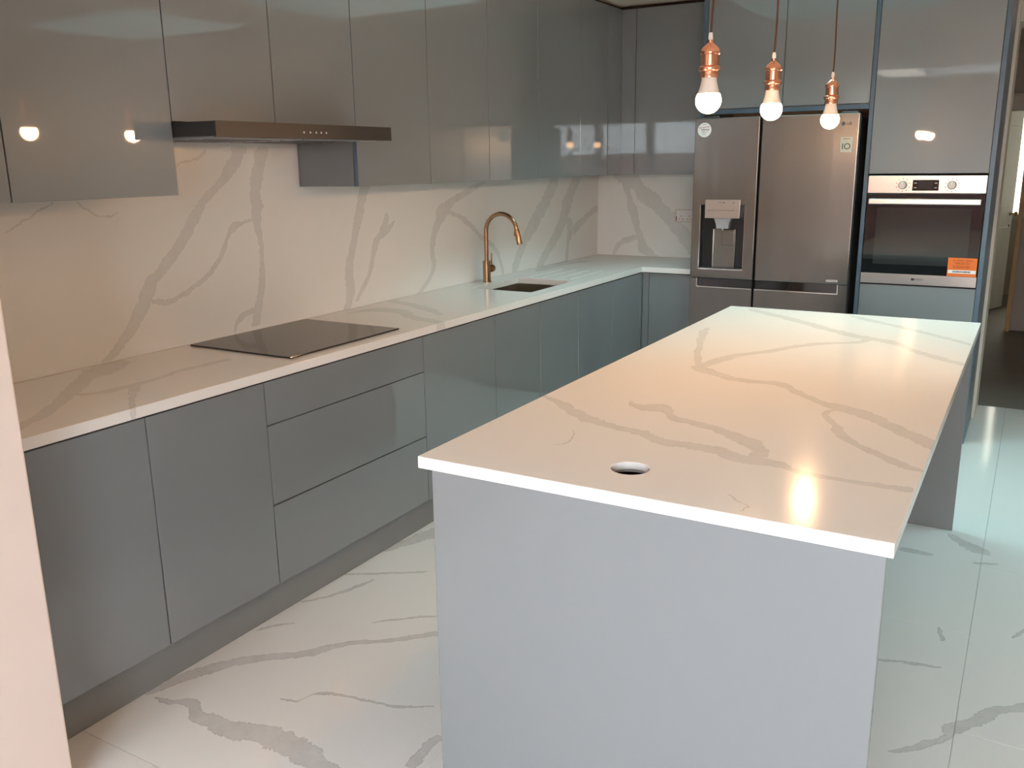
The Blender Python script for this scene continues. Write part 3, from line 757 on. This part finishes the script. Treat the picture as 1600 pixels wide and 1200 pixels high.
obj('lettering', text_bm('INDESIT', 0.0135, (2.222, YF-0.0061, 0.9058), XR, ZU), 'ink', st_)
bm = box(1.934, 2.490, YF-0.048, YF-0.030, 1.3150, 1.3445, 0.004, 3)
hnd = obj('oven_handle', bm, 'satin', odr)
for x in (1.955, 2.469):
    obj('handle_post', box(x-0.010, x+0.010, YF-0.031, YF-0.0019, 1.320, 1.339), 'satin', hnd)
lb = obj('energy_label', box(2.3600, 2.5020, YF-0.0085, YF-0.0062, 0.9335, 1.0335, 0.0008, 1), 'orange', odr, label='orange sticker with a white printed strip')
obj('white_strip', box(2.3640, 2.4995, YF-0.0091, YF-0.0084, 0.9500, 0.9680), 'paper', lb)
random.seed(3)
def print_rows(parent, rows, mat, y):
    for (x0, x1, z, hgt, n) in rows:
        step = (x1-x0)/n; bm = bmesh.new()
        for k in range(n):
            if random.random() < 0.12: continue
            bx(bm, x0+k*step, x0+k*step+step*random.uniform(0.55, 0.85), y-0.0004, y+0.0003, z-hgt/2*random.uniform(0.7, 1), z+hgt/2)
        obj('print_line', bm, mat, parent)
print_rows(lb, [(2.384, 2.482, 1.0190, 0.006, 16), (2.395, 2.468, 1.0070, 0.004, 18), (2.395, 2.465, 1.0010, 0.004, 18), (2.384, 2.476, 0.9880, 0.004, 22), (2.390, 2.468, 0.9810, 0.004, 20)], 'ink_brown', YF-0.0086)
print_rows(lb, [(2.388, 2.474, 0.9590, 0.008, 13)], 'ink', YF-0.0092)

# ================================================================== american style fridge freezer
FY = 3.682; FX0, FX1 = 0.9485, 1.8690; FM0, FM1 = 1.3325, 1.3445; FT = 1.80
FX0 = 0.9700-0.0205
t = thing('fridge_freezer', 'wide stainless steel american style fridge freezer with water dispenser', 'fridge', (1.41, 4.02, 0))
obj('body', boxes((0.9700, 1.8560, 3.755, 4.36, 0.03, 1.785)), 'fridge_side', t)
obj('foot_grille', box(0.985, 1.845, 3.765, 3.79, 0, 0.045), 'black', t)
obj('door_gasket', boxes((0.975, 1.325, 3.738, 3.756, 0.06, 1.78), (1.352, 1.85, 3.738, 3.756, 0.06, 1.78)), 'black', t)
for x0, x1 in ((0.985, 1.08), (1.765, 1.853)):
    obj('hinge_cover', box(x0, x1, 3.72, 3.86, 1.7855, 1.812, 0.004), 'dark_grey', t)
DSP = (1.003, 1.269, 0.925, 1.302)
ZS = 0.868
def door_leaf(x0, x1, strip, nm, disp=False):
    lf = None
    cuts_x = [x0, x1] + ([DSP[0], DSP[1]] if disp else [])
    cuts_z = [ZS+0.0015, FT] + ([DSP[2], DSP[3]] if disp else [])
    bm = slab(cuts_x, cuts_z, lambda u, v: not (disp and inside(DSP, u, v)), lambda u, v: FY, lambda u, v: 3.737, lambda u, v, h: (u, h, v))
    lf = obj(nm, bm, 'steel', t)
    bvl = lf.modifiers.new('bevel', 'BEVEL'); bvl.width = 0.005; bvl.segments = 4; bvl.limit_method = 'ANGLE'
    # lower part with the pocket handle
    p0, p1 = strip
    NO = (p0, p1, 0.812, ZS-0.002)
    bm = slab([x0, p0, p1, x1], [0.06, 0.812, ZS-0.0015], lambda u, v: not (p0 < u < p1 and v > 0.812), lambda u, v: FY, lambda u, v: 3.737, lambda u, v, h: (u, h, v))
    lw = obj('lower_door_front', bm, 'steel', lf)
    bvl = lw.modifiers.new('bevel', 'BEVEL'); bvl.width = 0.004; bvl.segments = 3; bvl.limit_method = 'ANGLE'
    obj('pocket_handle', box(p0+0.001, p1-0.001, FY+0.012, 3.735, 0.814, ZS-0.001), 'black_glass', lf)
    obj('handle_lip', boxes((p0+0.0005, p1-0.0005, FY-0.003, FY+0.012, 0.8125, 0.8185), ((p0-0.0005, p0+0.006, FY-0.002, FY+0.012, 0.8125, ZS) if disp else (p1-0.006, p1+0.0005, FY-0.002, FY+0.012, 0.8125, ZS)), bev=0.001), 'chrome', lf)
    return lf
ld = door_leaf(FX0, FM0, (0.992, FM0-0.001), 'freezer_door', True)
rd = door_leaf(FM1, FX1, (FM1+0.001, 1.820), 'fridge_door')
# dispenser
cav = obj('dispenser_cavity', slab([DSP[0]-0.002, DSP[0]+0.002, DSP[1]-0.002, DSP[1]+0.002], [DSP[2]-0.002, DSP[2]+0.002, DSP[3]-0.002, DSP[3]+0.002],
                             lambda u, v: True, lambda u, v: FY+0.003 if not inside((DSP[0]+0.002, DSP[1]-0.002, DSP[2]+0.002, DSP[3]-0.002), u, v) else FY+0.0515,
                             lambda u, v: FY+0.054, lambda u, v, h: (u, h, v)), 'black', ld)
fr = 0.004
obj('dispenser_frame', boxes((DSP[0]-fr, DSP[0], FY-0.002, FY+0.004, DSP[2]-fr, DSP[3]), (DSP[1], DSP[1]+fr*0.6, FY-0.002, FY+0.004, DSP[2]-fr, DSP[3]), (DSP[0], DSP[1], FY-0.002, FY+0.006, DSP[2]-fr, DSP[2]+0.002)), 'chrome', ld)
pn = obj('dispenser_panel', box(1.031, 1.241, FY-0.006, FY+0.052, 1.2265, 1.334, 0.002), 'steel_h', ld)
print_rows(pn, [(1.112, 1.150, 1.3180, 0.006, 8), (1.198, 1.212, 1.3180, 0.005, 3), (1.046, 1.228, 1.2720, 0.003, 34)], 'ink', FY-0.0063)
bm = bmesh.new()
for (hw0, z0, hw1, z1, y0, y1) in ((0.052, 1.2265, 0.040, 1.196, FY+0.004, FY+0.05), (0.040, 1.196, 0.036, 1.165, FY+0.008, FY+0.05)):
    cxd = 1.136
    vv = [bm.verts.new((cxd+sx*hw, y, z)) for (hw, z) in ((hw0, z0), (hw1, z1)) for y in (y0, y1) for sx in (-1, 1)]
    for f in ((0, 1, 3, 2), (4, 6, 7, 5), (0, 4, 5, 1), (2, 3, 7, 6), (0, 2, 6, 4), (1, 5, 7, 3)): bm.faces.new([vv[i] for i in f])
obj('nozzle', bm, 'filter', ld)
obj('water_outlet', lathe([(0.005, 0), (0.004, -0.010), (0, -0.011)], (1.136, FY+0.02, 1.165), 'Z', 14), 'white', ld)
cb = obj('chute_plate', box(1.073, 1.212, FY+0.030, FY+0.0512, DSP[2]+0.004, 1.163, 0.003), 'steel', ld)
obj('chute_rib', tube([(1.079, FY+0.028, DSP[2]+0.008), (1.079, FY+0.028, 1.158)], 0.005, 12), 'chrome', cb, True)
pdl = obj('paddle', box(1.128, 1.208, FY+0.020, FY+0.0302, 1.066, 1.160, 0.005, 3), 'steel', ld)
obj('drip_tray', box(DSP[0]+0.004, DSP[1]-0.004, FY+0.004, FY+0.0295, DSP[2]+0.002, DSP[2]+0.006), 'fridge_side', ld)
# stickers and lettering
stk = obj('round_sticker', lathe([(0.0, -0.0008), (0.041, -0.0008), (0.041, 0.0)], (1.0085, FY, 1.7335), 'Y', 40), 'paper', ld, label='round white promotional sticker')
print_rows(stk, [(0.998, 1.019, 1.765, 0.004, 5)], 'ink_red', FY-0.0008)
obj('lettering', text_bm('American', 0.017, (1.0085, FY-0.0010, 1.7490), (math.cos(0.14), 0, math.sin(0.14)), (-math.sin(0.14), 0, math.cos(0.14)), 0.0003), 'ink_red', stk)
print_rows(stk, [(0.988, 1.039, 1.7355, 0.0055, 13), (0.990, 1.032, 1.7275, 0.003, 14), (0.992, 1.022, 1.719, 0.0025, 12), (0.994, 1.020, 1.709, 0.0025, 10)], 'ink', FY-0.0008)
lg = obj('logo_mark', lathe([(0.0, -0.0008), (0.0105, -0.0008), (0.0105, 0.0)], (1.786, FY, 1.7455), 'Y', 24), 'dark_grey', rd)
bm = lathe([(0.0075, -0.0012), (0.0085, -0.0012), (0.0085, -0.0009), (0.0075, -0.0009)], (1.786, FY, 1.7455), 'Y', 24)
obj('logo_ring', bm, 'fridge_side', lg)
obj('lettering', text_bm('LG', 0.0215, (1.8165, FY-0.0006, 1.7455), XR, ZU), 'black', rd)
ws = obj('warranty_sticker', box(1.7775, 1.8380, FY-0.0009, FY, 1.5945, 1.6755), 'sticker_clear', rd, label='small square sticker printed with a bold 10')
obj('lettering', text_bm('IO', 0.046, (1.8075, FY-0.0013, 1.6240), XR, ZU), 'ink', ws)
print_rows(ws, [(1.785, 1.832, 1.6650, 0.005, 12)], 'ink_brown', FY-0.0010)
np_ = obj('name_plate', box(1.7520, 1.8150, FY-0.0012, FY, 0.8830, 0.8945), 'satin', rd)
print_rows(np_, [(1.755, 1.812, 0.8885, 0.005, 14)], 'ink', FY-0.0012)

# ================================================================== wall socket on the rear splashback
t = thing('wall_socket', 'unfinished double wall socket on the rear splashback beside the fridge', 'socket', (0.66, YB, 1.149))
obj('back_box', boxes((0.586, 0.734, YB-0.004, YB-0.0003, 1.149, 1.155), (0.586, 0.734, YB-0.004, YB-0.0003, 1.231, 1.237), (0.586, 0.592, YB-0.004, YB-0.0003, 1.155, 1.231), (0.728, 0.734, YB-0.004, YB-0.0003, 1.155, 1.231)), 'plaster', t)
pl = obj('face_plate', box(0.603, 0.727, YB-0.007, YB-0.0003, 1.157, 1.226, 0.001), 'paper', t)
for x in (0.632, 0.692):
    obj('switch', box(x-0.006, x+0.006, YB-0.0095, YB-0.0068, 1.198, 1.216, 0.0008), 'white', pl)
    for dx, dz in ((0, 0.012), (-0.011, -0.008), (0.011, -0.008)):
        obj('pin_hole', box(x+dx-0.003, x+dx+0.003, YB-0.0078, YB-0.0066, 1.178+dz-0.003, 1.178+dz+0.003), 'ink_brown', pl)
obj('wire_end', tube([(0.597, YB-0.004, 1.160), (0.600, YB-0.008, 1.175), (0.597, YB-0.004, 1.188)], 0.003, 8), 'ink_brown', t, True)

# ================================================================== island
IX0, IX1, IY0, IY1 = 1.567, 2.603, 0.006, 2.474
HC, HR = (2.036, 0.160), 0.0425
t = thing('island_worktop', None, 'worktop', (2.08, 1.24, 0.8757)); t['label'] = 'white veined quartz top of the kitchen island with a round cut-out'
IZ0, IZ1 = 0.8757, 0.9052
q = 0.06
cut = (HC[0]-q, HC[0]+q, HC[1]-q, HC[1]+q)
bm = slab([IX0, cut[0], cut[1], IX1], [IY0, cut[2], cut[3], IY1], lambda u, v: not inside(cut, u, v), lambda u, v: IZ0, lambda u, v: IZ1, lambda u, v, h: (u, v, h))
# drop the inner side walls of the square and fill to the circle
for f in [f for f in bm.faces if all(abs(abs(v.co.x-HC[0])-q) < 1e-4 or abs(abs(v.co.y-HC[1])-q) < 1e-4 for v in f.verts) and abs(f.calc_center_median().z-(IZ0+IZ1)/2) < 0.004 and inside((cut[0]-.001, cut[1]+.001, cut[2]-.001, cut[3]+.001), f.calc_center_median().x, f.calc_center_median().y)]:
    bm.faces.remove(f)
N = 48
def sq(a):
    c_, s_ = math.cos(a), math.sin(a); k = q/max(abs(c_), abs(s_)); return HC[0]+c_*k, HC[1]+s_*k
angs = [2*math.pi*(k+0.5)/N for k in range(N)]; angs = [2*math.pi*k/N for k in range(N)]
ring = {}
for nm, z, fn in (('st', IZ1, 's'), ('ct', IZ1, 'c'), ('cm', IZ1-0.0185, 'c'), ('cw', IZ1-0.0190, 'w'), ('cb', IZ0, 'w'), ('sb', IZ0, 's')):
    ring[nm] = [bm.verts.new((*(sq(a) if fn == 's' else (HC[0]+(HR if fn == 'c' else 0.056)*math.cos(a), HC[1]+(HR if fn == 'c' else 0.056)*math.sin(a))), z)) for a in angs]
for A, B in (('st', 'ct'), ('ct', 'cm'), ('cm', 'cw'), ('cw', 'cb'), ('cb', 'sb')):
    for k in range(N):
        bm.faces.new((ring[A][k], ring[A][(k+1) % N], ring[B][(k+1) % N], ring[B][k]))
bmesh.ops.remove_doubles(bm, verts=bm.verts[:], dist=1e-5)
top = obj('slab', bm, 'q_island', t)
bvl = top.modifiers.new('bevel', 'BEVEL'); bvl.width = 0.002; bvl.segments = 2; bvl.limit_method = 'ANGLE'; bvl.angle_limit = math.radians(60)

t = thing('kitchen_island', 'grey gloss kitchen island with a full width end panel', 'island', (2.08, 1.24, 0))
PX0, PX1 = 1.6040, 2.5910
obj('end_panel', box(PX0, PX1, 0.010, 0.032, 0, 0.8745, 0.001), 'gloss', t, label='large glossy grey end panel facing the viewer')
obj('leg_panel', box(PX0, 2.5840, 2.447, 2.469, 0, 0.8745, 0.001), 'grey_matt', t, label='dark panel carrying the far end of the island')
obj('carcass', boxes((1.645, 1.663, 0.034, 2.445, 0.10, 0.8745), (2.180, 2.198, 0.034, 2.445, 0, 0.8745), (1.663, 2.180, 0.034, 2.445, 0.10, 0.118)), 'carcass', t)
for k in range(4):
    y0 = 0.034+k*0.6028; y1 = y0+0.6028
    obj('door', box(PX0+0.001, PX0+0.021, y0+G, y1-G, 0.143, 0.868, 0.0012), 'gloss', t)
obj('plinth', box(1.645, 1.660, 0.034, 2.445, 0, 0.099), 'plinth', t)

# ================================================================== pendant lamps
def pendant(cx, cy, z0, label, ph):
    t = thing('pendant_lamp', label, 'lamp', (cx, cy, z0-0.037), 'copper pendant lamps over the island')
    pr = [(0.0, -0.0354)] + [(0.0354*math.sin(math.radians(a)), -0.0354*math.cos(math.radians(a))) for a in range(12, 129, 9)]
    lowr, lowz = pr[-1]
    obj('bulb', lathe(pr+[(lowr-0.0005, lowz+0.0005), (0, lowz+0.0005)], (cx, cy, z0), 'Z', 36), 'bulb', t, True)
    obj('bulb_neck', lathe([(0.0, lowz+0.0008), (lowr, lowz+0.0008), (0.0265, 0.031), (0.0235, 0.042), (0.021, 0.055), (0.0205, 0.066), (0, 0.066)], (cx, cy, z0), 'Z', 32), 'bulb_neck', t, True)
    obj('lamp_holder', lathe([(0.0, 0.0605), (0.0245, 0.0605), (0.0252, 0.063), (0.0245, 0.066), (0.0245, 0.077), (0.0262, 0.078), (0.0300, 0.081), (0.0306, 0.085), (0.0300, 0.089), (0.0262, 0.092), (0.0245, 0.093),
                              (0.0245, 0.122), (0.0268, 0.124), (0.0275, 0.128), (0.0262, 0.133), (0.0215, 0.141), (0.0135, 0.148), (0.0100, 0.151), (0.0078, 0.153), (0.0078, 0.161), (0.0, 0.161)], (cx, cy, z0), 'Z', 40), 'copper', t, True)
    obj('cord_grip', lathe([(0.0062, 0.1605), (0.0062, 0.170), (0.0048, 0.180), (0.0, 0.181)], (cx, cy, z0), 'Z', 18), 'bulb_neck', t, True)
    zt = z0+0.178; pts = []
    for k in range(25):
        s = k/24; env = math.sin(math.pi*s)
        pts.append((cx+0.006*env*math.sin(5*s+ph)+0.010*s, cy+0.004*env*math.cos(4*s+ph), zt+(2.497-zt)*s))
    obj('cord', tube(pts, 0.0029, 10), 'cord', t, True)
    obj('ceiling_rose', lathe([(0.0, 0.0), (0.012, 0.0), (0.045, 0.012), (0.050, 0.022), (0.050, 0.0245), (0, 0.0245)], (cx+0.010, cy, 2.495), 'Z', 32), 'copper', t, True)
pendant(1.917, 0.968, 1.728, 'copper pendant lamp with a lit bulb, nearest and largest of the three', 0.3)
pendant(1.946, 1.541, 1.726, 'copper pendant lamp with a lit bulb, middle of the three', 1.5)
pendant(1.996, 2.255, 1.714, 'copper pendant lamp with a lit bulb, farthest and smallest of the three', 2.4)
